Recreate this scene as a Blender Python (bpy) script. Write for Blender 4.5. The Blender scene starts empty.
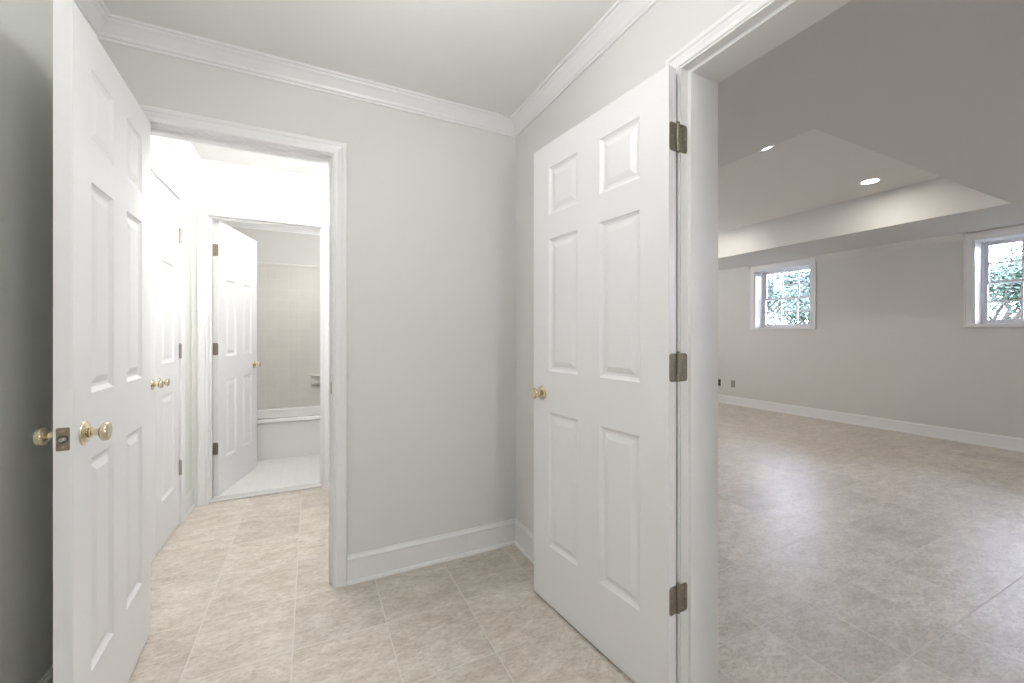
import bpy, bmesh, math, random
from mathutils import Vector, Matrix
random.seed(7)
C = bpy.context.scene.collection
R = math.radians
PI = math.pi

# ------------------------------------------------------------------ camera
cam_d = bpy.data.cameras.new('camera')
cam = bpy.data.objects.new('camera', cam_d)
C.objects.link(cam)
cam.location = (0, 0, 1.19)
cam.rotation_euler = (R(90), 0, R(-25.85))
cam_d.sensor_width = 36
cam_d.lens = 411.4 * 36 / 1024
cam_d.shift_x = 2.4 / 1024
cam_d.shift_y = -6.4 / 1024
cam_d.clip_start = 0.02
cam_d.clip_end = 200
bpy.context.scene.camera = cam

# ------------------------------------------------------------------ view, world
vs = bpy.context.scene.view_settings
vs.view_transform = 'Standard'
vs.look = 'None'
vs.gamma = 1
vs.use_curve_mapping = False
vs.exposure = 0.0

world = bpy.data.worlds.new('sky')
bpy.context.scene.world = world
world.use_nodes = True
wn = world.node_tree.nodes
wl = world.node_tree.links
bg = wn['Background']
tc = wn.new('ShaderNodeTexCoord')
sep = wn.new('ShaderNodeSeparateXYZ')
rmp = wn.new('ShaderNodeValToRGB')
rmp.color_ramp.elements[0].position = 0.0
rmp.color_ramp.elements[0].color = (0.80, 0.83, 1.0, 1)
rmp.color_ramp.elements[1].position = 0.7
rmp.color_ramp.elements[1].color = (0.66, 0.74, 1.0, 1)
wl.new(tc.outputs['Generated'], sep.inputs[0])
wl.new(sep.outputs[2], rmp.inputs[0])
wl.new(rmp.outputs[0], bg.inputs[0])
SKY = 31.0
bg.inputs[1].default_value = SKY

# lamp and added fill strengths (radiance of the frosted glass)
LAMP_ENTRY = 29.0
FILL_ENTRY = 60.0
LAMP_HALL = 88.0
FILL_BATH = 42.0
LAMP_CAN = 125.0
FILL_BIG = 58.0

# ------------------------------------------------------------------ materials
def mat(name, col, rough=0.5, metal=0.0, spec=0.5, bump=0.0, bscale=60, var=0.0, coat=0.0):
    m = bpy.data.materials.new(name)
    m.use_nodes = True
    n = m.node_tree.nodes
    l = m.node_tree.links
    b = n['Principled BSDF']
    b.inputs['Base Color'].default_value = (*col, 1)
    b.inputs['Roughness'].default_value = rough
    b.inputs['Metallic'].default_value = metal
    b.inputs['Specular IOR Level'].default_value = spec
    if coat:
        b.inputs['Coat Weight'].default_value = coat
        b.inputs['Coat Roughness'].default_value = 0.1
    t = n.new('ShaderNodeTexCoord')
    ns = n.new('ShaderNodeTexNoise')
    ns.inputs['Scale'].default_value = bscale
    ns.inputs['Detail'].default_value = 4
    l.new(t.outputs['Object'], ns.inputs['Vector'])
    if bump:
        bp = n.new('ShaderNodeBump')
        bp.inputs['Strength'].default_value = bump
        bp.inputs['Distance'].default_value = 0.002
        l.new(ns.outputs['Fac'], bp.inputs['Height'])
        l.new(bp.outputs[0], b.inputs['Normal'])
    if var:
        mx = n.new('ShaderNodeMix')
        mx.data_type = 'RGBA'
        mx.inputs[6].default_value = (*[c * (1 - var) for c in col], 1)
        mx.inputs[7].default_value = (*[min(1, c * (1 + var)) for c in col], 1)
        l.new(ns.outputs['Fac'], mx.inputs[0])
        l.new(mx.outputs[2], b.inputs['Base Color'])
    return m

def emit(name, col, s):
    m = bpy.data.materials.new(name)
    m.use_nodes = True
    n = m.node_tree.nodes
    b = n['Principled BSDF']
    b.inputs['Base Color'].default_value = (0.9, 0.9, 0.9, 1)
    b.inputs['Emission Color'].default_value = (*col, 1)
    b.inputs['Emission Strength'].default_value = s
    return m

M = {}
M['wall'] = mat('wall_paint', (0.76, 0.76, 0.745), 0.75, spec=0.25, bump=0.12, bscale=240, var=0.01)
M['wall_big'] = mat('wall_paint_beige', (0.70, 0.69, 0.67), 0.75, spec=0.25, bump=0.12, bscale=240, var=0.01)
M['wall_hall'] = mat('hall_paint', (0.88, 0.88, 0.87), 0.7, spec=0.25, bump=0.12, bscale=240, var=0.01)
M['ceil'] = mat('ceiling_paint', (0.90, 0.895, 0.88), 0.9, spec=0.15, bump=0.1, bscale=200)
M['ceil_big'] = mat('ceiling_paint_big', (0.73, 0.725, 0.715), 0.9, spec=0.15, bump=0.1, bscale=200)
M['ceil_tray'] = mat('tray_panel_pale', (0.81, 0.805, 0.79), 0.9, spec=0.15, bump=0.1, bscale=200)  # paler than the dropped ceiling around it
M['trim'] = mat('trim_gloss_white', (0.87, 0.87, 0.87), 0.32, spec=0.5, bump=0.03, bscale=80)
M['door'] = mat('door_satin_white', (0.86, 0.86, 0.865), 0.35, spec=0.5, bump=0.05, bscale=120)
M['winwhite'] = mat('window_white', (0.84, 0.84, 0.86), 0.4, spec=0.5)
M['brass'] = mat('satin_brass', (0.70, 0.61, 0.46), 0.2, 1.0, var=0.06, bscale=30)
M['bronze'] = mat('aged_brass', (0.26, 0.23, 0.175), 0.42, 0.75, var=0.25, bscale=160)
M['steel'] = mat('dull_steel', (0.55, 0.53, 0.48), 0.35, 1.0, var=0.1, bscale=90)
M['hingelight'] = mat('hinge_worn', (0.36, 0.32, 0.27), 0.42, 0.8, var=0.2, bscale=150)
M['dark'] = mat('dark_recess', (0.03, 0.03, 0.03), 0.6)
M['tub'] = mat('tub_enamel', (0.86, 0.86, 0.84), 0.12, spec=0.5, coat=0.3, bump=0.02, bscale=10)
M['ceramic'] = mat('ceramic', (0.78, 0.76, 0.72), 0.15)
M['marble'] = mat('threshold_marble', (0.66, 0.65, 0.63), 0.25, var=0.08, bscale=18)
M['outlet'] = mat('outlet_beige', (0.33, 0.31, 0.27), 0.4)
M['wall_left'] = mat('wall_paint_left', (0.80, 0.815, 0.765), 0.75, spec=0.25, bump=0.12, bscale=240, var=0.01)
M['black'] = mat('black_plastic', (0.015, 0.015, 0.016), 0.4)
M['bark'] = mat('bark', (0.09, 0.07, 0.055), 0.9, bump=0.6, bscale=30, var=0.3)
M['leaf'] = mat('leaf_green', (0.030, 0.058, 0.036), 0.5, var=0.5, bscale=3)
M['leaf2'] = mat('leaf_blue_green', (0.030, 0.052, 0.043), 0.5, var=0.5, bscale=3)
M['grass'] = mat('lawn', (0.03, 0.045, 0.02), 0.9, var=0.4, bscale=6)
M['screw'] = mat('screw_head', (0.35, 0.32, 0.27), 0.35, 1.0)

def tile_mat(name, x0, y0, s, g, base, dark, grout, rough, axes='xy', mottled=True, sheen=0.4, gbump=0.5):
    m = bpy.data.materials.new(name)
    m.use_nodes = True
    n = m.node_tree.nodes
    l = m.node_tree.links
    b = n['Principled BSDF']
    t = n.new('ShaderNodeTexCoord')
    sp = n.new('ShaderNodeSeparateXYZ')
    l.new(t.outputs['Object'], sp.inputs[0])
    def math_(op, a, c, d=None):
        k = n.new('ShaderNodeMath')
        k.operation = op
        for i, v in enumerate((a, c, d)):
            if v is None: continue
            if isinstance(v, (int, float)): k.inputs[i].default_value = v
            else: l.new(v, k.inputs[i])
        return k.outputs[0]
    o = {'x': 0, 'y': 1, 'z': 2}
    u = math_('DIVIDE', math_('SUBTRACT', sp.outputs[o[axes[0]]], x0), s * 1.0)
    v = math_('DIVIDE', math_('SUBTRACT', sp.outputs[o[axes[1]]], y0), s)
    fu, fv = math_('FLOOR', u, 0), math_('FLOOR', v, 0)
    ru, rv = math_('FRACT', u, 0), math_('FRACT', v, 0)
    du = math_('MINIMUM', ru, math_('SUBTRACT', 1.0, ru))
    dv = math_('MINIMUM', rv, math_('SUBTRACT', 1.0, rv))
    d = math_('MINIMUM', du, dv)
    gf = n.new('ShaderNodeMapRange')
    gf.inputs[1].default_value = g / s * 0.5 * 0.7
    gf.inputs[2].default_value = g / s * 0.5 * 1.3
    l.new(d, gf.inputs[0])                      # 0 in grout, 1 on tile
    cmb = n.new('ShaderNodeCombineXYZ')
    l.new(fu, cmb.inputs[0]); l.new(fv, cmb.inputs[1])
    wn_ = n.new('ShaderNodeTexWhiteNoise')
    wn_.noise_dimensions = '3D'
    l.new(cmb.outputs[0], wn_.inputs['Vector'])
    # stone veining, shifted by a random vector per tile
    sc = n.new('ShaderNodeVectorMath'); sc.operation = 'SCALE'
    l.new(wn_.outputs['Color'], sc.inputs[0]); sc.inputs[3].default_value = 9.0
    ad = n.new('ShaderNodeVectorMath'); ad.operation = 'ADD'
    l.new(t.outputs['Object'], ad.inputs[0]); l.new(sc.outputs[0], ad.inputs[1])
    mp = n.new('ShaderNodeMapping')
    mp.inputs['Rotation'].default_value = (0, 0, R(38))
    mp.inputs['Scale'].default_value = (1.0, 2.1, 1.0)
    l.new(ad.outputs[0], mp.inputs[0])
    n1 = n.new('ShaderNodeTexNoise')
    n1.inputs['Scale'].default_value = 7.0
    n1.inputs['Detail'].default_value = 12
    n1.inputs['Roughness'].default_value = 0.78
    n1.inputs['Distortion'].default_value = 0.25
    l.new(mp.outputs[0], n1.inputs['Vector'])
    cr = n.new('ShaderNodeValToRGB')
    cr.color_ramp.elements[0].position = 0.36
    cr.color_ramp.elements[0].color = (*dark, 1)
    cr.color_ramp.elements[1].position = 0.66
    cr.color_ramp.elements[1].color = (*base, 1)
    l.new(n1.outputs['Fac'], cr.inputs[0])
    hsv = n.new('ShaderNodeHueSaturation')
    if mottled:                                # fine pitting of the stone
        n2 = n.new('ShaderNodeTexNoise')
        n2.inputs['Scale'].default_value = 38
        n2.inputs['Detail'].default_value = 6
        n2.inputs['Roughness'].default_value = 0.8
        l.new(mp.outputs[0], n2.inputs['Vector'])
        c2 = n.new('ShaderNodeValToRGB')
        c2.color_ramp.elements[0].position = 0.36
        c2.color_ramp.elements[0].color = (0.80, 0.785, 0.765, 1)
        c2.color_ramp.elements[1].position = 0.56
        c2.color_ramp.elements[1].color = (1.06, 1.06, 1.06, 1)
        l.new(n2.outputs['Fac'], c2.inputs[0])
        m2 = n.new('ShaderNodeMix'); m2.data_type = 'RGBA'; m2.blend_type = 'MULTIPLY'
        m2.inputs[0].default_value = 1.0
        l.new(cr.outputs[0], m2.inputs[6]); l.new(c2.outputs[0], m2.inputs[7])
        l.new(m2.outputs[2], hsv.inputs['Color'])
    else:
        l.new(cr.outputs[0], hsv.inputs['Color'])
    vr = n.new('ShaderNodeMapRange')
    vr.inputs[3].default_value = 0.92 if mottled else 0.985
    vr.inputs[4].default_value = 1.08 if mottled else 1.015
    l.new(wn_.outputs['Value'], vr.inputs[0])
    l.new(vr.outputs[0], hsv.inputs['Value'])
    mx = n.new('ShaderNodeMix'); mx.data_type = 'RGBA'
    mx.inputs[6].default_value = (*grout, 1)
    l.new(gf.outputs[0], mx.inputs[0])
    l.new(hsv.outputs[0], mx.inputs[7])
    l.new(mx.outputs[2], b.inputs['Base Color'])
    rr = n.new('ShaderNodeMapRange')
    rr.inputs[3].default_value = 0.8
    rr.inputs[4].default_value = rough
    l.new(gf.outputs[0], rr.inputs[0])
    l.new(rr.outputs[0], b.inputs['Roughness'])
    b.inputs['Specular IOR Level'].default_value = sheen
    h = math_('MULTIPLY_ADD', n1.outputs['Fac'], 0.35 if mottled else 0.05, gf.outputs[0])
    bp = n.new('ShaderNodeBump')
    bp.inputs['Strength'].default_value = gbump
    bp.inputs['Distance'].default_value = 0.0015
    l.new(h, bp.inputs['Height'])
    l.new(bp.outputs[0], b.inputs['Normal'])
    return m

M['floor'] = tile_mat('stone_tile', 0.284, 2.096, 0.3430, 0.0048, (0.74, 0.69, 0.63), (0.52, 0.455, 0.385), (0.70, 0.66, 0.605), 0.40)
M['bathfloor'] = tile_mat('white_floor_tile', 0, 0, 0.108, 0.003, (0.80, 0.79, 0.77), (0.78, 0.77, 0.75), (0.75, 0.74, 0.72), 0.3, mottled=False)
M['bathtile'] = tile_mat('bath_wall_tile', 0, 0.395, 0.108, 0.003, (0.70, 0.675, 0.635), (0.68, 0.655, 0.615), (0.705, 0.685, 0.645), 0.25, axes='xz', mottled=False)
M['bathtile_side'] = tile_mat('bath_side_tile', 0, 0.395, 0.108, 0.003, (0.70, 0.675, 0.635), (0.68, 0.655, 0.615), (0.705, 0.685, 0.645), 0.25, axes='yz', mottled=False)
M['bathwall'] = mat('bath_paint', (0.69, 0.68, 0.65), 0.7, spec=0.25)

g = bpy.data.materials.new('clear_glass')
g.use_nodes = True
gn = g.node_tree.nodes; gl = g.node_tree.links
gn.remove(gn['Principled BSDF'])
tr = gn.new('ShaderNodeBsdfTransparent'); tr.inputs[0].default_value = (0.96, 0.97, 0.97, 1)
go = gn.new('ShaderNodeBsdfGlossy'); go.inputs['Roughness'].default_value = 0.02
fr = gn.new('ShaderNodeFresnel'); fr.inputs[0].default_value = 1.45
mxs = gn.new('ShaderNodeMixShader')
gl.new(fr.outputs[0], mxs.inputs[0]); gl.new(tr.outputs[0], mxs.inputs[1]); gl.new(go.outputs[0], mxs.inputs[2])
gl.new(mxs.outputs[0], gn['Material Output'].inputs[0])
M['glass'] = g

# ------------------------------------------------------------------ mesh helpers
def obj(name, bm, m, parent=None, smooth=False):
    bmesh.ops.recalc_face_normals(bm, faces=bm.faces)
    me = bpy.data.meshes.new(name)
    bm.to_mesh(me)
    bm.free()
    if smooth:
        for p in me.polygons: p.use_smooth = True
        try: me.set_sharp_from_angle(angle=R(40))
        except Exception: pass
    me.materials.append(m)
    o = bpy.data.objects.new(name, me)
    C.objects.link(o)
    if parent: o.parent = parent
    return o

def tag(o, label=None, cat=None, group=None, kind=None):
    if label: o['label'] = label
    if cat: o['category'] = cat
    if group: o['group'] = group
    if kind: o['kind'] = kind
    return o

def empty(name, loc=(0, 0, 0), rz=0, **k):
    o = bpy.data.objects.new(name, None)
    o.empty_display_size = 0.1
    C.objects.link(o)
    o.location = loc
    o.rotation_euler = (0, 0, rz)
    return tag(o, **k)

def box(bm, x0, x1, y0, y1, z0, z1):
    v = [bm.verts.new((x, y, z)) for x in (x0, x1) for y in (y0, y1) for z in (z0, z1)]
    for f in ((0, 1, 3, 2), (4, 6, 7, 5), (0, 4, 5, 1), (2, 3, 7, 6), (0, 2, 6, 4), (1, 5, 7, 3)):
        bm.faces.new([v[i] for i in f])

def bevelled(bm, w=0.002, seg=2):
    bmesh.ops.bevel(bm, geom=[e for e in bm.edges], offset=w, segments=seg, affect='EDGES', profile=0.5)

def nbox(x0, x1, y0, y1, z0, z1, bev=0):
    bm = bmesh.new()
    box(bm, x0, x1, y0, y1, z0, z1)
    if bev: bevelled(bm, bev)
    return bm

def wall_bm(axis, a0, a1, s0, s1, z0, z1, holes):
    """wall slab: thickness a0..a1 across `axis`, running s0..s1; holes (s0,s1,z0,z1)."""
    ss = sorted({s0, s1, *[h[0] for h in holes], *[h[1] for h in holes]})
    zz = sorted({z0, z1, *[h[2] for h in holes], *[h[3] for h in holes]})
    bm = bmesh.new()
    def solid(i, j):
        if i < 0 or j < 0 or i >= len(ss) - 1 or j >= len(zz) - 1: return False
        cs, cz = (ss[i] + ss[i + 1]) / 2, (zz[j] + zz[j + 1]) / 2
        return not any(h[0] < cs < h[1] and h[2] < cz < h[3] for h in holes)
    cache = {}
    def V(a, s, z):
        k = (a, s, z)
        if k not in cache:
            cache[k] = bm.verts.new((a, s, z) if axis == 'x' else (s, a, z))
        return cache[k]
    for i in range(len(ss) - 1):
        for j in range(len(zz) - 1):
            if not solid(i, j): continue
            A, B, D, E_ = ss[i], ss[i + 1], zz[j], zz[j + 1]
            for a in (a0, a1):
                bm.faces.new([V(a, A, D), V(a, B, D), V(a, B, E_), V(a, A, E_)])
            if not solid(i - 1, j): bm.faces.new([V(a0, A, D), V(a1, A, D), V(a1, A, E_), V(a0, A, E_)])
            if not solid(i + 1, j): bm.faces.new([V(a0, B, D), V(a1, B, D), V(a1, B, E_), V(a0, B, E_)])
            if not solid(i, j - 1): bm.faces.new([V(a0, A, D), V(a1, A, D), V(a1, B, D), V(a0, B, D)])
            if not solid(i, j + 1): bm.faces.new([V(a0, A, E_), V(a1, A, E_), V(a1, B, E_), V(a0, B, E_)])
    return bm

def rings(bm, rs, closed_path=False, caps=True):
    """loft closed profile rings"""
    vs_ = [[bm.verts.new(p) for p in r] for r in rs]
    n = len(vs_)
    k = len(vs_[0])
    for i in range(n if closed_path else n - 1):
        a, b = vs_[i], vs_[(i + 1) % n]
        for j in range(k):
            bm.faces.new([a[j], a[(j + 1) % k], b[(j + 1) % k], b[j]])
    if caps and not closed_path:
        bm.faces.new(vs_[0]); bm.faces.new(vs_[-1])

def sweep(path, prof, bm=None):
    """path: plan polyline with the room on its LEFT; prof: (distance into room, z)."""
    bm = bm or bmesh.new()
    P = [Vector(p) for p in path]
    rs = []
    for i, p in enumerate(P):
        ds = []
        if i > 0: ds.append((P[i] - P[i - 1]).normalized())
        if i < len(P) - 1: ds.append((P[i + 1] - P[i]).normalized())
        ns_ = [Vector((-d.y, d.x)) for d in ds]
        if len(ns_) == 2:
            mvec = (ns_[0] + ns_[1]) / (1 + ns_[0].dot(ns_[1]))
        else: mvec = ns_[0]
        rs.append([(p.x + mvec.x * u, p.y + mvec.y * u, z) for u, z in prof])
    rings(bm, rs)
    return bm

CAS = [(0, 0), (0, .008), (.003, .011), (.009, .011), (.012, .0085), (.020, .0085), (.030, .011), (.040, .0125), (.044, .016), (.056, .017), (.060, .014), (.060, 0)]
BASE = [(0, 0), (.019, 0), (.019, .008), (.016, .015), (.011, .018), (.011, .112), (.013, .118), (.010, .126), (.006, .131), (.005, .138), (0, .138)]
def crown(zc):
    return [(d, zc + z) for d, z in [(0, -.076), (.007, -.076), (.008, -.066), (.014, -.063), (.018, -.052), (.028, -.040), (.040, -.026), (.050, -.018), (.053, -.011), (.062, -.009), (.063, 0), (0, 0)]]

def casing_bm(axis, face, sgn, s0, s1, zt, prof=CAS, bm=None, zb=None, w=1.0):
    """3-sided (or 4-sided when zb given) architrave. face: wall plane, sgn: side it stands out."""
    bm = bm or bmesh.new()
    def P(s, z, v): return (face + sgn * v, s, z) if axis == 'x' else (s, face + sgn * v, z)
    pr = [(u * w, v) for u, v in prof]
    if zb is None:
        rs = [[P(s0 - u, 0.0, v) for u, v in pr], [P(s0 - u, zt + u, v) for u, v in pr],
              [P(s1 + u, zt + u, v) for u, v in pr], [P(s1 + u, 0.0, v) for u, v in pr]]
        rings(bm, rs)
    else:
        rs = [[P(s0 - u, zb - u, v) for u, v in pr], [P(s0 - u, zt + u, v) for u, v in pr],
              [P(s1 + u, zt + u, v) for u, v in pr], [P(s1 + u, zb - u, v) for u, v in pr]]
        rings(bm, rs, closed_path=True)
    return bm

def jamb_bm(axis, a0, a1, s0, s1, zt, stop0=None, stop1=None, t=.018):
    """door lining, jamb faces at s0 and s1, head at zt; stop a-range."""
    bm = bmesh.new()
    def B(aa0, aa1, ss0, ss1, z0, z1):
        if axis == 'x': box(bm, aa0, aa1, ss0, ss1, z0, z1)
        else: box(bm, ss0, ss1, aa0, aa1, z0, z1)
    B(a0, a1, s0 - t, s0, 0, zt + t); B(a0, a1, s1, s1 + t, 0, zt + t); B(a0, a1, s0, s1, zt, zt + t)
    if stop0 is not None:
        k = .011
        B(stop0, stop1, s0, s0 + k, 0, zt - k); B(stop0, stop1, s1 - k, s1, 0, zt - k); B(stop0, stop1, s0, s1, zt - k, zt)
    return bm

def lathe(prof, axis_from, axis_dir, seg=24, bm=None):
    """prof: (distance along axis, radius)"""
    bm = bm or bmesh.new()
    d = Vector(axis_dir).normalized()
    a = d.orthogonal().normalized()
    b = d.cross(a)
    o = Vector(axis_from)
    rs = []
    for (h, r) in prof:
        rs.append([o + d * h + (a * math.cos(2 * PI * k / seg) + b * math.sin(2 * PI * k / seg)) * max(r, 1e-4) for k in range(seg)])
    rings(bm, rs)
    return bm

def rrect_plate(cx, cz, w, h, r, t, frame):
    """rounded plate; frame(u, v, d) -> point, thickness 0..t along d"""
    bm = bmesh.new()
    pts = []
    for (sx, sz, a0) in ((1, 1, 0), (-1, 1, 90), (-1, -1, 180), (1, -1, 270)):
        for k in range(5):
            a = R(a0 + k * 22.5)
            pts.append((cx + sx * (w / 2 - r) + r * math.cos(a), cz + sz * (h / 2 - r) + r * math.sin(a)))
    rings(bm, [[frame(u, v, 0) for u, v in pts], [frame(u, v, t) for u, v in pts]])
    return bm

# ------------------------------------------------------------------ panel door
DZ0, DZ1 = 0.012, 2.030
ZROWS = [(0.266, 0.852), (1.032, 1.610), (1.716, 1.922)]
def door_face(bm, w, m, y, ny, cols, x_off=.003):
    """moulded face at local y, ny = outward y sign"""
    st = .114
    if cols == 2:
        pw = (w - 2 * st - .122) / 2
        xc = [(st, st + pw), (w - st - pw, w - st)]
    else:
        st = .10
        xc = [(st, w - st)]
    xs = sorted({0, w, *[v for c in xc for v in c]})
    zs = sorted({DZ0, DZ1, *[v for c in ZROWS for v in c]})
    X = lambda x: m * (x_off + x)
    cache = {}
    def V(x, z, d):
        k = (round(x, 5), round(z, 5), round(d, 5))
        if k not in cache: cache[k] = bm.verts.new((X(x), y - ny * d, z))
        return cache[k]
    for i in range(len(xs) - 1):
        for j in range(len(zs) - 1):
            a, b, c, e = xs[i], xs[i + 1], zs[j], zs[j + 1]
            if (a, b) in xc and (c, e) in ZROWS:
                prof = [(0, 0), (.003, .0035), (.009, .0075), (.013, .0095), (.021, .0095), (.024, .0085), (.040, .0025), (.043, .0015)]
                for (o0, d0), (o1, d1) in zip(prof, prof[1:]):
                    q0 = [(a + o0, c + o0), (b - o0, c + o0), (b - o0, e - o0), (a + o0, e - o0)]
                    q1 = [(a + o1, c + o1), (b - o1, c + o1), (b - o1, e - o1), (a + o1, e - o1)]
                    for k in range(4):
                        k2 = (k + 1) % 4
                        bm.faces.new([V(*q0[k], d0), V(*q0[k2], d0), V(*q1[k2], d1), V(*q1[k], d1)])
                o, d = prof[-1]
                bm.faces.new([V(a + o, c + o, d), V(b - o, c + o, d), V(b - o, e - o, d), V(a + o, e - o, d)])
            else:
                bm.faces.new([V(a, c, 0), V(b, c, 0), V(b, e, 0), V(a, e, 0)])
    return xs, zs, V

def slab_bm(w, m, cols):
    bm = bmesh.new()
    y0, y1 = -.041, -.006
    xs, zs, V0 = door_face(bm, w, m, y0, -1, cols)
    _, _, V1 = door_face(bm, w, m, y1, 1, cols)
    for x in (0, w):
        for a, b in zip(zs, zs[1:]):
            bm.faces.new([V0(x, a, 0), V0(x, b, 0), V1(x, b, 0), V1(x, a, 0)])
    for z in (DZ0, DZ1):
        for a, b in zip(xs, xs[1:]):
            bm.faces.new([V0(a, z, 0), V0(b, z, 0), V1(b, z, 0), V1(a, z, 0)])
    return bm

KNOB = [(0.006, .0115), (.013, .0110), (.0145, .0135), (.0185, .0140), (.020, .0100), (.027, .0092), (.034, .0100), (.0355, .0130), (.0385, .0190), (.0425, .0232), (.0475, .0248), (.053, .0248), (.0565, .0232), (.0585, .0205), (.0578, .0180), (.0592, .0120), (.0595, .0003)]
ROSE = [(0, .0320), (.002, .0325), (.004, .0315), (.0055, .0265), (.008, .0240), (.010, .0170), (.011, .0120), (.011, .0003)]
def add_knob(root, x, y, ny, z, k=1.0):
    kb = obj('door_knob', lathe([(h * k * .87, r * k) for h, r in KNOB], (x, y, z), (0, ny, 0), 28), M['brass'], root, True)
    obj('rosette', lathe([(h * k, r * k) for h, r in ROSE], (x, y, z), (0, ny, 0), 28), M['brass'], kb, True)

def add_hinge(root, m, z, open_rz, metal, leaf=True):
    q = 1.0 if leaf else 1.35
    """root's local frame is the OPEN door; open_rz turns the closed frame into the open one."""
    bm = bmesh.new()
    for i in range(5):
        z0 = z - .0445 + i * .0178
        lathe([(0, .0052 * q), (.0008, .0060 * q), (.0168, .0060 * q), (.0176, .0052 * q)], (0, 0, z0), (0, 0, 1), 14, bm)
    lathe([(0, .002), (.001, .0045), (.004, .0055), (.006, .004)], (0, 0, z + .0445), (0, 0, 1), 14, bm)
    h = obj('hinge', bm, metal, root, True)
    if leaf:
        # door leaf, on the hinge edge of the slab (local x = m*.003)
        fr1 = lambda u, v, d: (m * (.0031 - d), u, v)
        l1 = rrect_plate(-.0205, z, .037, .089, .010, .0016, fr1)
        obj('leaf', l1, metal, h)
        # frame leaf, turned back into the closed position
        rot = Matrix.Rotation(-open_rz, 3, 'Z')
        fr2 = lambda u, v, d: tuple(rot @ Vector((m * (d), u, v)))
        l2 = rrect_plate(-.0205, z, .037, .089, .010, .0014, fr2)
        obj('leaf', l2, metal, h)
        bm = bmesh.new()
        for dz, yy in ((-.032, -.017), (0, -.028), (.032, -.017)):
            lathe([(0, .0040), (.0006, .0038), (.0008, .001)], (m * .0015, yy, z + dz), (-m, 0, 0), 10, bm)
            bb = bmesh.new()
            p = rot @ Vector((m * .0014, yy, z + dz)); dr = rot @ Vector((m, 0, 0))
            lathe([(0, .0040), (.0006, .0038), (.0008, .001)], p, dr, 10, bm)
            bb.free()
        obj('screw', bm, M['screw'], h)

def make_door(name, label, cat, pin, base_deg, open_deg, m, w, cols=2, metal=None, latch=True, leaf=True, knob_sides=(-1, 1), z_knob=.932, hz=(1.812, 1.088, .358)):
    root = empty(name, (pin[0], pin[1], 0), R(base_deg + m * open_deg), label=label, cat=cat, kind='structure')
    obj('slab', slab_bm(w, m, cols), M['door'], root)
    kx = m * (.003 + w - (.065 if cols == 2 else .05))
    for s in knob_sides:
        add_knob(root, kx, -.006 if s > 0 else -.041, s, z_knob, 1.0 if cols == 2 else .85)
    for z in hz: add_hinge(root, m, z, R(m * open_deg), metal or M['bronze'], leaf)
    if latch:
        ex = m * (.003 + w)
        fr = lambda u, v, d: (ex + m * d, u, v)
        lp = obj('latch_plate', rrect_plate(-.0235, z_knob, .025, .057, .003, .0012, fr), M['bronze'], root)
        obj('bolt_hole', lathe([(0, .0098), (.0013, .0096), (.0013, .0003)], (ex, -.0235, z_knob), (m, 0, 0), 20), M['dark'], lp)
        obj('latch_bolt', lathe([(0, .0075), (.004, .0073), (.009, .0045), (.0095, .0003)], (ex + m * .001, -.0235, z_knob), (m, 0, 0), 16), M['steel'], lp, True)
        bm = bmesh.new()
        for dz in (-.020, .020): lathe([(0, .0035), (.0006, .003), (.0006, .0003)], (ex + m * .0011, -.0235, z_knob + dz), (m, 0, 0), 10, bm)
        obj('screw', bm, M['screw'], lp)
    return root

# ------------------------------------------------------------------ dimensions
XL, XB, XB2 = -.74, 1.062, 1.222          # left wall, right wall faces
YA, YA2 = 2.110, 2.225                    # wall with hall doorway
YE, YE2 = 3.530, 3.645                    # hall end wall
YBATH = 5.15
ZC = 2.400
YBACK = -1.6
XHR = .36                                 # hall right wall
XBR = .78                                 # bath right wall
XW, XW2 = 6.530, 6.830                    # window wall
YF, YN = 5.60, -2.0                       # big room ends
ZLOW, ZUP = 2.320, 2.695
TL_, TR_ = -.645, .082                    # bathroom doorway
HD = 2.035                                # door heads
S = dict(kind='structure')

# floor
bm = bmesh.new(); box(bm, XL - .8, XW2, YN - .15, YBATH + .6, -.08, 0)
tag(obj('floor', bm, M['floor']), 'mottled beige stone tile floor with pale grout running through every room', 'floor', **S)
bm = bmesh.new(); box(bm, XL, XBR, YE2 - .02, YBATH, .0005, .010)
tag(obj('floor_bathroom', bm, M['bathfloor']), 'white small-tile floor in front of the bathtub', 'floor', **S)
tag(obj('trim_threshold', nbox(TL_, TR_, YE + .004, YE2 - .021, .0005, .014, .003), M['marble']), 'pale grey stone threshold under the bathroom doorway', 'threshold', **S)

# ceilings
def cbox(name, args, m, label):
    return tag(obj(name, nbox(*args), m), label, 'ceiling', **S)
cbox('ceiling', (XL - .12, XB, YBACK, YA + .05, ZC, ZC + .1), M['ceil'], 'plain off-white ceiling over the entry between the two large white doors')
cbox('ceiling_hall', (XL - .12, XB, YA + .05, YE + .05, ZC, ZC + .1), M['ceil'], 'white ceiling of the bright hall behind the left doorway')
cbox('ceiling_bathroom', (XL - .12, XB, YE + .05, YBATH + .1, ZC, ZC + .1), M['ceil'], 'ceiling above the bathtub at the far end')
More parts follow.
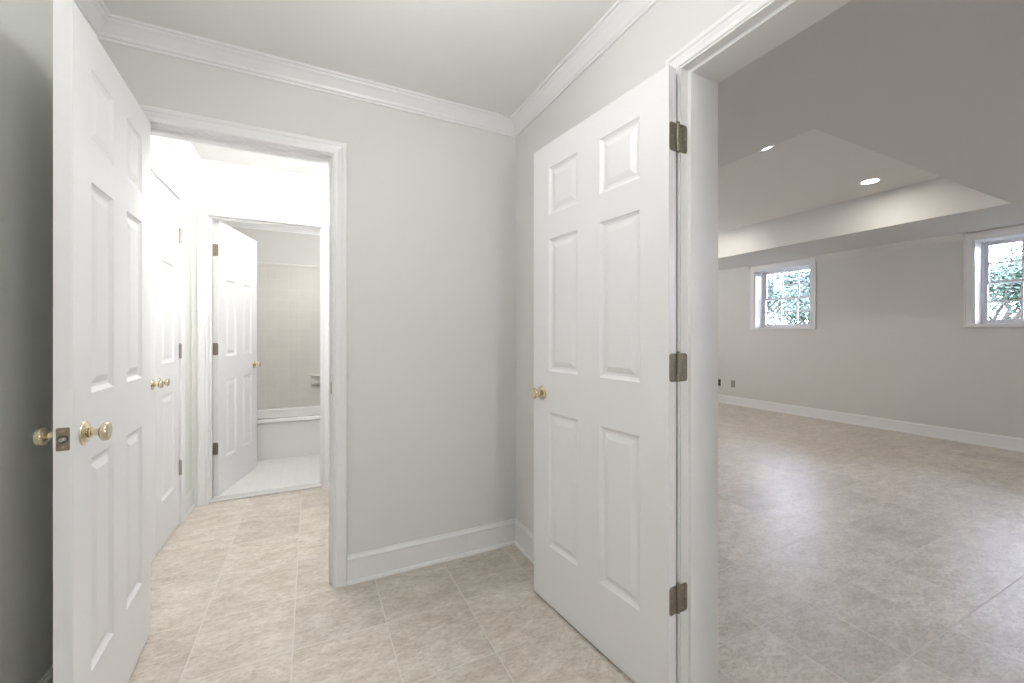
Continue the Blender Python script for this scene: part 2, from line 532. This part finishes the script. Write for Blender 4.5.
# big room ceiling with a raised tray: one mesh
TX0, TX1, TY0, TY1 = 2.485, 5.405, 1.300, 5.05
bm = bmesh.new()
box(bm, XB2, TX0, YN, YF, ZLOW, ZLOW + .02)
box(bm, TX1, XW, YN, YF, ZLOW, ZLOW + .02)
box(bm, TX0, TX1, YN, TY0, ZLOW, ZLOW + .02)
box(bm, TX0, TX1, TY1, YF, ZLOW, ZLOW + .02)
box(bm, TX0 - .1, TX0, TY0 - .1, TY1 + .1, ZLOW + .02, ZUP)
box(bm, TX1, TX1 + .1, TY0 - .1, TY1 + .1, ZLOW + .02, ZUP)
box(bm, TX0, TX1, TY0 - .1, TY0, ZLOW + .02, ZUP)
box(bm, TX0, TX1, TY1, TY1 + .1, ZLOW + .02, ZUP)
tray = nbox(TX0 - .1, TX1 + .1, TY0 - .1, TY1 + .1, ZUP, ZUP + .1)
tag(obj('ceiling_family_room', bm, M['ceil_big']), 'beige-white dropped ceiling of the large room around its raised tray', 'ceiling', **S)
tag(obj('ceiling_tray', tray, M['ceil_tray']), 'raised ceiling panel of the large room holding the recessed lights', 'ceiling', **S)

# walls
def wobj(name, axis, a0, a1, s0, s1, z1, holes, m, label):
    return tag(obj(name, wall_bm(axis, a0, a1, s0, s1, 0, z1, holes), m), label, 'wall', **S)
JT = .018
AL, AR = -.611, .092      # doorway A jamb faces
BN, BF = .196, .936       # doorway B jamb faces
CL0, CL1 = 2.354, 3.226   # closet opening
wobj('wall_back', 'y', YA, YA2, XL, XB, ZC, [(AL - JT, AR + JT, 0, HD + JT)], M['wall'], 'pale grey wall with the hall doorway, left of the room corner')
wobj('wall_right', 'x', XB, XB2, YBACK - .1, YF, ZUP + .1, [(BN - JT, BF + JT, 0, HD + JT)], M['wall'], 'pale grey wall behind the open right-hand door')
wobj('wall_left', 'x', XL - .12, XL, YBACK - .1, YBATH + .1, ZC, [(CL0 - JT, CL1 + JT, 0, HD + JT)], M['wall_left'], 'grey-green wall at the left edge behind the open door')
wobj('wall_behind_camera', 'y', YBACK - .1, YBACK, XL, XB, ZC, [], M['wall'], 'plain wall closing the entry behind the viewer')
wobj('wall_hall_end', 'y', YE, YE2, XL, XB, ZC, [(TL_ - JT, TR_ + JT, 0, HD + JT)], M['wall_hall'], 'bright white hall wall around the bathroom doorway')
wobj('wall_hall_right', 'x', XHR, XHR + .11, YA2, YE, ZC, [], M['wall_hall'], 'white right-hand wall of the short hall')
wobj('wall_closet', 'x', XL - .62, XL - .5, CL0 - .3, CL1 + .3, ZC, [], M['wall_hall'], 'back wall inside the hall closet')
bm = bmesh.new()
for y in (CL0 - .3, CL1 + .2): box(bm, XL - .5, XL - .12, y, y + .1, 0, ZC)
tag(obj('wall_closet_side', bm, M['wall_hall']), 'side walls inside the hall closet', 'wall', **S)
tag(obj('ceiling_closet', nbox(XL - .62, XL - .12, CL0 - .3, CL1 + .3, ZC, ZC + .05), M['ceil']), 'ceiling inside the hall closet', 'ceiling', **S)
# bathroom: tiled surround up to 1.95 then paint
wobj('wall_bathroom_back', 'y', YBATH, YBATH + .1, XL, XBR, ZC, [], M['bathwall'], 'beige bathroom wall above the tub tiling')
wobj('wall_bathroom_right', 'x', XBR, XBR + .1, YE2, YBATH + .1, ZC, [], M['bathwall'], 'right-hand bathroom wall')
bm = bmesh.new(); box(bm, XL + .001, XBR - .001, YBATH - .010, YBATH - .0005, .385, 1.945)
tag(obj('trim_tub_tiling', bm, M['bathtile']), 'beige square wall tiles above the bathtub', 'wall tiles', **S)
bm = bmesh.new(); sweep([(XBR - .001, YBATH - .0005), (XL + .001, YBATH - .0005)], [(0, 1.945), (.012, 1.945), (.016, 1.952), (.016, 1.966), (.010, 1.975), (0, 1.975)], bm)
tag(obj('trim_tile_cap', bm, M['ceramic']), 'beige rounded tile cap along the top of the tub tiling', 'tile trim', **S)
# big room
W1 = (3.462, 4.300, 1.290, 2.235)
W3 = (-1.462, -.624, 1.290, 2.235)
W2 = (1.000, 1.838, 1.290, 2.235)
wobj('wall_windows', 'x', XW, XW2, YN - .1, YF + .1, ZLOW + .02, [W1, W2, W3], M['wall_big'], 'beige far wall of the large room with two high windows')
wobj('wall_far_left', 'y', YF, YF + .1, XB2, XW, ZUP + .1, [], M['wall_big'], 'beige left end wall of the large room')
wobj('wall_far_right', 'y', YN - .1, YN, XB2, XW, ZUP + .1, [], M['wall_big'], 'beige right end wall of the large room')
bm = bmesh.new(); box(bm, XB2 - .005, XB2 - .0005, 0, .1, 0, .1); bm.free()
# the beige skin of the shared wall on the large-room side
bm = wall_bm('x', XB2, XB2 + .006, YN, YF, 0, ZLOW, [(BN - JT, BF + JT, 0, HD + JT)])
tag(obj('wall_near', bm, M['wall_big']), 'beige wall of the large room beside its doorway', 'wall', **S)

# doorway linings and architraves
def trim(name, bm, label, m='trim', cat='door trim'):
    return tag(obj(name, bm, M[m]), label, cat, **S)
trim('trim_1', jamb_bm('y', YA - .002, YA2 + .002, AL, AR, HD, YA + .036, YA + .070), 'white lining of the hall doorway with its door stop', cat='door jamb')
trim('trim_2', casing_bm('y', YA, -1, AL - .005, AR + .005, HD + .005), 'white moulded casing around the hall doorway', cat='door casing')
trim('trim_3', casing_bm('y', YA2, 1, AL - .005, AR + .005, HD + .005), 'white moulded casing on the hall side of the hall doorway', cat='door casing')
trim('trim_4', jamb_bm('x', XB - .006, XB2 + .008, BN, BF, HD, 1.088, 1.124), 'white lining of the right-hand doorway with three hinge leaves', cat='door jamb')
trim('trim_5', casing_bm('x', XB, -1, BN - .005, BF + .005, HD + .005, w=.82), 'white moulded casing of the right-hand doorway, entry side', cat='door casing')
trim('trim_6', casing_bm('x', XB2 + .006, 1, BN - .005, BF + .005, HD + .005), 'white moulded casing of the right-hand doorway, large-room side', cat='door casing')
trim('trim_7', jamb_bm('y', YE - .002, YE2 + .002, TL_, TR_, HD, YE + .040, YE + .074), 'white lining of the bathroom doorway', cat='door jamb')
trim('trim_8', casing_bm('y', YE, -1, TL_ - .005, TR_ + .005, HD + .005), 'white moulded casing around the bathroom doorway', cat='door casing')
trim('trim_9', jamb_bm('x', XL - .122, XL + .001, CL0, CL1, HD, XL - .075, XL - .040), 'white lining of the closet opening', cat='door jamb')
trim('trim_10', casing_bm('x', XL, 1, CL0 - .005, CL1 + .005, HD + .005), 'white moulded casing around the closet doors', cat='door casing')

# strike plate on the hall doorway
fr = lambda u, v, d: (AR - d, u, v)
sp_ = rrect_plate(YA + .020, .94, .040, .060, .006, .0015, fr)
so = obj('strike_plate', sp_, M['steel']); tag(so, 'small dull metal strike plate on the right jamb of the hall doorway', 'strike plate')
obj('lip', nbox(AR - .006, AR - .0002, YA - .006, YA + .002, .915, .965, .001), M['steel'], so)
obj('bolt_hole', nbox(AR - .0022, AR - .0014, YA + .014, YA + .028, .925, .955), M['dark'], so)

# baseboards
def base(name, path, label, m='trim'):
    return tag(obj(name, sweep(path, BASE), M[m]), label, 'baseboard', **S)
cw = .066
base('baseboard_back', [(XB, YBACK), (XB, BN - cw)][::1], 'white baseboard of the right wall on the viewer side of the doorway')
base('baseboard_right', [(XB, BF + cw), (XB, YA), (AR + cw, YA)], 'white baseboard turning the room corner behind the right-hand door')
base('baseboard_back_left', [(AL - cw, YA), (XL, YA), (XL, YBACK), (XB, YBACK)], 'white baseboard along the wall behind the left-hand open door')
base('baseboard_hall_left', [(XL, YE - .0), (XL, CL1 + cw)], 'white baseboard between the closet doors and the hall corner')
base('baseboard_hall_right', [(AR + cw, YA2), (XHR, YA2), (XHR, YE), (TR_ + cw, YE)], 'white baseboard of the hall on its right side')
base('baseboard_windows', [(XB2 + .006, BN - cw), (XB2 + .006, YN), (XW, YN), (XW, YF), (XB2 + .006, YF), (XB2 + .006, BF + cw)], 'white baseboard around the large room under the windows')

# crown mouldings
def crn(name, path, label, zc=ZC):
    return tag(obj(name, sweep(path, crown(zc)), M['trim'], smooth=False), label, 'crown moulding', **S)
def crn_closed(name, path, label, zc):
    P = [Vector(p) for p in path]; n = len(P); rs = []
    for i in range(n):
        d0 = (P[i] - P[i - 1]).normalized(); d1 = (P[(i + 1) % n] - P[i]).normalized()
        n0 = Vector((-d0.y, d0.x)); n1 = Vector((-d1.y, d1.x)); mv = (n0 + n1) / (1 + n0.dot(n1))
        rs.append([(P[i].x + mv.x * u, P[i].y + mv.y * u, z) for u, z in crown(zc)])
    bm = bmesh.new(); rings(bm, rs, closed_path=True)
    return tag(obj(name, bm, M['trim']), label, 'crown moulding', **S)
crn_closed('trim_11', [(XL, YBACK), (XB, YBACK), (XB, YA), (XL, YA)], 'white crown moulding around the top of the entry walls', ZC)
crn_closed('trim_12', [(XL, YA2), (XHR, YA2), (XHR, YE), (XL, YE)], 'white crown moulding of the bright hall', ZC)
bm = bmesh.new(); cz = .070
xi = XB2 + .006
sweep([(XW, W1[1] + cz), (XW, YF), (xi, YF), (xi, YN), (XW, YN), (XW, W3[0] - cz)], crown(ZLOW), bm)
sweep([(XW, W3[1] + cz), (XW, W2[0] - cz)], crown(ZLOW), bm)
sweep([(XW, W2[1] + cz), (XW, W1[0] - cz)], crown(ZLOW), bm)
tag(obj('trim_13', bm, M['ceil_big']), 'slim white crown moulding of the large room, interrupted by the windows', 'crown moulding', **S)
crn('trim_14', [(XBR, YE2 + .2), (XBR, YBATH), (XL, YBATH), (XL, YE2 + .2)], 'pale crown moulding above the bathtub wall')

# ------------------------------------------------------------------ doors
make_door('door_1', 'white six-panel door standing open at the left edge with brass knobs and latch plate', 'door', (-.611, 2.090), 180, 87, -1, .690, metal=M['bronze'])
make_door('door_2', 'white six-panel door folded back against the right wall, three dark hinges', 'door', (1.044, .936), 90, 174.2, -1, .730, knob_sides=(-1,))
make_door('door_3', 'white six-panel bathroom door half open in the far doorway', 'door', (-.645, 3.651), 0, 75.5, 1, .690, metal=M['hingelight'])
make_door('door_4', 'closed white closet door nearer the bathroom, hinged beside the hall corner', 'closet door', (-.734, 3.223), -90, 0, 1, .428, cols=1, latch=False, leaf=False, knob_sides=(1,), metal=M['hingelight'])
make_door('door_5', 'closed white closet door nearer the viewer, mostly hidden by the left open door', 'closet door', (-.734, 2.357), -90, 0, -1, .428, cols=1, latch=False, leaf=False, knob_sides=(1,), metal=M['hingelight'])

# ------------------------------------------------------------------ windows
def make_window(name, w, label):
    y0, y1, z0, z1 = w
    root = empty(name, (XW, (y0 + y1) / 2, z0), 0, label=label, cat='window', kind='structure')
    ym = (y0 + y1) / 2
    def lo(bm):       # into root space
        bmesh.ops.translate(bm, verts=bm.verts, vec=(-XW, -ym, -z0)); return bm
    WC = [(0, 0), (0, .010), (.004, .013), (.054, .013), (.058, .018), (.069, .018), (.069, 0)]
    bm = bmesh.new()
    P = lambda s, z, v: (XW - v, s, z)
    rs = [[P(y0 - u, z0 - .012, v) for u, v in WC], [P(y0 - u, z1 + u, v) for u, v in WC], [P(y1 + u, z1 + u, v) for u, v in WC], [P(y1 + u, z0 - .012, v) for u, v in WC]]
    rings(bm, rs)
    obj('casing', lo(bm), M['winwhite'], root)
    bm = bmesh.new()                      # reveal lining
    xa, xb = XW - .001, XW + .29
    box(bm, xa, xb, y0, y0 + .012, z0, z1); box(bm, xa, xb, y1 - .012, y1, z0, z1); box(bm, xa, xb, y0 + .012, y1 - .012, z1 - .012, z1)
    # parting strips beside the sashes
    for yy0, yy1 in ((y0 + .012, y0 + .026), (y1 - .026, y1 - .012)):
        box(bm, XW + .175, XW + .190, yy0, yy1, z0 + .02, z1 - .012)
        box(bm, XW + .2165, XW + .2215, yy0, yy1, z0 + .02, z1 - .012)
    obj('lining', lo(bm), M['winwhite'], root)
    bm = nbox(XW - .030, XW + .29, y0 + .0005, y1 - .0005, z0 - .0, z0 + .020, .003)
    box(bm, XW - .030, XW - .0005, y0 - .072, y1 + .072, z0 - .012, z0 + .004)
    obj('sill', lo(bm), M['winwhite'], root)
    ya, yb = y0 + .013, y1 - .013
    zb, zt, zmid = z0 + .021, z1 - .013, (z0 + z1) / 2 + .006
    def sash(nm, x0, x1, za, zc_, brail, trail):
        bm = bmesh.new(); st = .042
        box(bm, x0, x1, ya, ya + st, za, zc_); box(bm, x0, x1, yb - st, yb, za, zc_)
        box(bm, x0, x1, ya + st, yb - st, za, za + brail); box(bm, x0, x1, ya + st, yb - st, zc_ - trail, zc_)
        gy0, gy1, gz0, gz1 = ya + st, yb - st, za + brail, zc_ - trail
        for k in (1, 2):
            yc = gy0 + (gy1 - gy0) * k / 3; box(bm, x0 + .006, x1 - .006, yc - .009, yc + .009, gz0, gz1)
        zc2 = (gz0 + gz1) / 2; box(bm, x0 + .0065, x1 - .0065, gy0, gy1, zc2 - .009, zc2 + .009)
        o = obj(nm, lo(bm), M['winwhite'], root)
        xm = (x0 + x1) / 2
        obj('pane', lo(nbox(xm - .0015, xm + .0015, gy0 - .004, gy1 + .004, gz0 - .004, gz1 + .004)), M['glass'], o)
        return o
    sash('lower_sash', XW + .190, XW + .216, zb, zmid + .014, .050, .028)
    sash('upper_sash', XW + .222, XW + .248, zmid - .014, zt, .028, .042)
    bm = bmesh.new(); box(bm, XW + .188, XW + .205, ym - .022, ym + .022, zmid + .0145, zmid + .024)
    lathe([(0, .008), (.004, .008), (.005, .003)], (XW + .196, ym, zmid + .024), (0, 0, 1), 12, bm)
    obj('sash_lock', lo(bm), M['steel'], root)
make_window('window_1', W1, 'small twelve-pane window nearer the doorway jamb, left of the two')
make_window('window_2', W2, 'small twelve-pane window cut by the right edge of the photo')

make_window('window_3_added', W3, 'third twelve-pane window, added unseen further right for more daylight')  # added out of view to let more daylight into the large room

# ------------------------------------------------------------------ bathtub
def rr(cx, cy, w, h, r, z, n=6):
    pts = []
    for (sx, sy, a0) in ((1, 1, 0), (-1, 1, 90), (-1, -1, 180), (1, -1, 270)):
        for k in range(n + 1):
            a = R(a0 + k * 90 / n)
            pts.append((cx + sx * (w / 2 - r) + r * math.cos(a), cy + sy * (h / 2 - r) + r * math.sin(a), z))
    return pts
TY, TYB = 4.480, YBATH - .011
tw, th, tcx, tcy = XBR - XL - .006, TYB - TY, (XBR + XL) / 2, (TY + TYB) / 2
tub = empty('bathtub', (tcx, tcy, 0), 0, label='white enamel bathtub along the far bathroom wall', cat='bathtub')
bm = bmesh.new()
L = [rr(0, 0.010, tw, th - .020, .006, .011), rr(0, 0.010, tw, th - .020, .006, .352), rr(0, 0, tw, th, .006, .362), rr(0, 0, tw, th, .006, .388), rr(0, 0, tw - .010, th - .010, .008, .395),
     rr(0, -.0, tw - .14, th - .13, .12, .395), rr(0, 0, tw - .16, th - .15, .12, .386), rr(0, 0, tw - .24, th - .20, .12, .15), rr(0, 0, tw - .36, th - .30, .10, .09), rr(0, 0, tw - .6, th - .45, .06, .085)]
rings(bm, L)
obj('tub_shell', bm, M['tub'], tub, True)
obj('drain', lathe([(0, .03), (.003, .028), (.003, .001)], (.55, 0, .085), (0, 0, 1), 16), M['steel'], tub)
sd = empty('soap_dish', (.085, YBATH - .0105, .622), 0, label='ceramic soap dish with grab bar set in the tiled wall above the tub', cat='soap dish')
bm = nbox(-.078, .078, -.012, -.0002, 0, .122, .004); obj('back_plate', bm, M['ceramic'], sd)
bm = nbox(-.074, .074, -.055, -.011, .104, .118, .005); obj('shelf', bm, M['ceramic'], sd)
bm = bmesh.new(); box(bm, -.074, .074, -.058, -.011, .022, .034); box(bm, -.074, .074, -.058, -.050, .0345, .043); bevelled(bm, .002)
obj('tray', bm, M['ceramic'], sd)

# ------------------------------------------------------------------ outlets
def outlet(y, z, m, name, label):
    root = empty(name, (XW, y, z), 0, label=label, cat='wall outlet')
    fr = lambda u, v, d: (-d - .0003, u, v)
    obj('cover_plate', rrect_plate(0, 0, .074, .118, .006, .005, fr), m, root)
    if m is M['outlet']:
        for dz in (-.020, .020):
            s_ = obj('socket', rrect_plate(0, dz, .034, .028, .010, .0068, fr), m, root)
            bm = bmesh.new()
            for yy in (-.007, .007): box(bm, -.0076, -.0066, yy - .001, yy + .001, dz - .002, dz + .007)
            obj('slot', bm, M['black'], s_)
    else:
        obj('jack', lathe([(0, .008), (.010, .008), (.011, .004)], (-.005, 0, 0), (-1, 0, 0), 12), M['steel'], root)
outlet(4.680, .355, M['outlet'], 'wall_outlet', 'beige-grey duplex outlet low on the wall below the left window')
outlet(4.955, .350, M['black'], 'cable_outlet', 'black wall plate low on the far wall at the edge of the doorway jamb')

# ------------------------------------------------------------------ recessed lights
M['can'] = emit('can_bulb', (1.0, 0.93, 0.84), LAMP_CAN)
def can(x, y, label):
    root = empty('recessed_light', (x, y, ZUP), 0, label=label, cat='ceiling light', group='recessed ceiling lights')
    obj('trim_ring', lathe([(0, .088), (.004, .088), (.006, .084), (.006, .070), (.002, .062), (0, .062)], (0, 0, -.0002), (0, 0, -1), 32), M['trim'], root, True)
    obj('lens', lathe([(.0005, .0620), (.0025, .055), (.0035, .0003)], (0, 0, 0), (0, 0, -1), 32), M['can'], root, True)
can(4.93, 2.085, 'round recessed ceiling light fully in view left of the right-hand window')
can(3.255, 2.078, 'recessed ceiling light half hidden by the tray edge')
can(4.93, 3.85, 'recessed ceiling light deeper in the tray, behind the doorway jamb')
can(3.285, 3.85, 'recessed ceiling light deeper in the tray, nearest the shared wall')

# globe ceiling fixtures; bathroom and large-room ones are added fill
def globe(x, y, z, s, label, r=.11, col=(1.0, .995, .988), drop=0.0):
    root = empty('ceiling_lamp', (x, y, z), 0, label=label, cat='ceiling lamp')
    obj('canopy', lathe([(0, .062), (.012, .064), (.020, .058), (.024, .030), (.036, .026), (.036, .008), (.037 + drop, .008), (.037 + drop, .0003)], (0, 0, -.0005), (0, 0, -1), 36), M['steel'], root, True)
    k = 14
    obj('glass_globe', lathe([(.036 + drop + r * .85 * (1 - math.cos(PI * i / k)), max(r * math.sin(PI * i / k), .0003)) for i in range(k + 1)], (0, 0, 0), (0, 0, -1), 36), emit('globe_' + str(round(s)), col, s), root, True)
globe(.20, .90, ZC, LAMP_ENTRY, 'round frosted globe lamp on the entry ceiling between the two open doors', drop=.12)
# added fill light behind the viewer, shaped as a globe on a bracket
wl_ = empty('fill_lamp', (XB, -.90, 1.72), 0, label='added fill light in globe form on the right wall behind the viewer', cat='fill lamp')
obj('back_plate', lathe([(0, .055), (.008, .058), (.014, .050), (.018, .020), (.018, .0003)], (-.0005, 0, 0), (-1, 0, 0), 32), M['steel'], wl_, True)
obj('arm', lathe([(0, .009), (.045, .009), (.047, .022), (.055, .024), (.055, .0003)], (-.018, 0, 0), (-1, 0, 0), 20), M['steel'], wl_, True)
obj('glass_globe', lathe([(.10 * (1 - math.cos(PI * i / 14)), max(.10 * math.sin(PI * i / 14), .0003)) for i in range(15)], (-.070, 0, 0), (-1, 0, 0), 36), emit('fill_glass', (1.0, .995, .988), FILL_ENTRY), wl_, True)
globe(-.08, 2.43, ZC, LAMP_HALL, 'round frosted globe lamp on the hall ceiling behind the left doorway', drop=.01)
globe(.10, 4.05, ZC, FILL_BATH, 'added fill light, an unseen round globe on the bathroom ceiling')  # added out of view to give the bathroom some light
globe(4.6, -1.2, ZLOW, FILL_BIG, 'added unseen fill globe on the large room ceiling near the right end wall')  # this and the next two are added out of view to brighten the large room
globe(5.0, 5.15, ZLOW, FILL_BIG, 'added unseen fill globe on the large room ceiling in its far left corner')
globe(2.0, 4.9, ZLOW, FILL_BIG, 'added unseen fill globe on the large room ceiling near the left end wall')

# ------------------------------------------------------------------ outside
bm = bmesh.new()
NX, NY = 14, 14
grid = [[bm.verts.new((XW2 + .02 + i * 1.6, -8 + j * 1.9, .55 + .035 * i * 1.0 + .10 * math.sin(i * 1.3 + j * .8))) for j in range(NY)] for i in range(NX)]
for i in range(NX - 1):
    for j in range(NY - 1):
        bm.faces.new([grid[i][j], grid[i + 1][j], grid[i + 1][j + 1], grid[i][j + 1]])
tag(obj('ground', bm, M['grass'], smooth=True), 'rising lawn outside the windows', 'lawn', **S)

def tube(bm, a, b, r0, r1, seg=6):
    a, b = Vector(a), Vector(b)
    d = (b - a).normalized(); u = d.orthogonal().normalized(); v = d.cross(u)
    rings(bm, [[p + (u * math.cos(2 * PI * k / seg) + v * math.sin(2 * PI * k / seg)) * r for k in range(seg)] for p, r in ((a, r0), (b, r1))])

def tree(x, y, z, h, spread, nleaf, leafm, label, seed, lsize=.042, first=.20, name='tree', cat='tree', group='trees outside the windows'):
    rnd = random.Random(seed)
    root = empty(name, (x, y, z), 0, label=label, cat=cat, group=group)
    bt = bmesh.new(); tips = []
    def grow(p, d, ln, r, lev):
        steps = 3
        for k in range(steps):
            d = (d + Vector((rnd.uniform(-.25, .25), rnd.uniform(-.25, .25), rnd.uniform(-.1, .15)))).normalized()
            q = p + d * ln / steps
            tube(bt, p, q, r * (1 - .25 * k / steps), r * (1 - .25 * (k + 1) / steps))
            if lev >= 1: tips.append((q, lev))
            p = q
        if lev < 4:
            for _ in range(3 if lev < 3 else 2):
                nd = (d * .6 + Vector((rnd.uniform(-1, 1), rnd.uniform(-1, 1), rnd.uniform(-.35, .6)))).normalized()
                grow(p, nd, ln * .68, r * .52, lev + 1)
    grow(Vector((0, 0, 0)), Vector((0, 0, 1)), h * first, h * .012, 0)
    obj('trunk', bt, M['bark'], root)
    bl = bmesh.new()
    for _ in range(nleaf):
        p, lv = rnd.choice(tips)
        c = p + Vector((rnd.gauss(0, .14), rnd.gauss(0, .14), rnd.gauss(0, .12))) * spread
        a = Vector((rnd.uniform(-1, 1), rnd.uniform(-1, 1), rnd.uniform(-.8, .4))).normalized()
        b = a.orthogonal().normalized(); b = Matrix.Rotation(rnd.uniform(0, PI), 3, a) @ b
        L_, W_ = lsize * rnd.uniform(.7, 1.3), lsize * .4
        n = a.cross(b) * .15 * W_
        bl.faces.new([bl.verts.new(c - a * L_), bl.verts.new(c + b * W_ + n), bl.verts.new(c + a * L_), bl.verts.new(c - b * W_ + n)])
    obj('foliage', bl, leafm, root)
tree(11.6, 7.3, .5, 4.4, 1.0, 5200, M['leaf'], 'leafy tree outside, seen through the left window', 3)
tree(13.4, 8.6, .5, 6.0, 1.2, 5500, M['leaf2'], 'larger tree further out behind the leafy one in the left window', 5, .08)
tree(16.6, 9.0, .6, 6.5, 1.2, 5500, M['leaf2'], 'bushy tree far out at the right half of the left window', 9, .09)
tree(10.6, 2.6, .5, 4.4, 1.0, 3200, M['leaf'], 'thinly leaved tree with bare branches outside the right window', 11)
tree(14.5, 3.4, .5, 5.5, 1.2, 4000, M['leaf2'], 'tree further out behind the thinly leaved one in the right window', 15, .07)

sh = dict(first=.17, name='shrub', cat='shrub', group='shrubs outside the windows', lsize=.035)
tree(10.6, 5.55, .6, 4.2, .9, 2600, M['leaf2'], 'low twiggy shrub outside at the right half of the left window', 21, **sh)
tree(8.3, 5.05, .6, 3.4, .9, 2600, M['leaf'], 'low leafy shrub outside at the left half of the left window', 22, **sh)
tree(8.7, 2.2, .6, 3.8, .9, 2400, M['leaf'], 'low leafy shrub outside the visible part of the right window', 23, **sh)
tree(9.1, .6, .5, 3.6, .9, 2200, M['leaf2'], 'low shrub outside, beyond the right edge of the right window', 24, **sh)
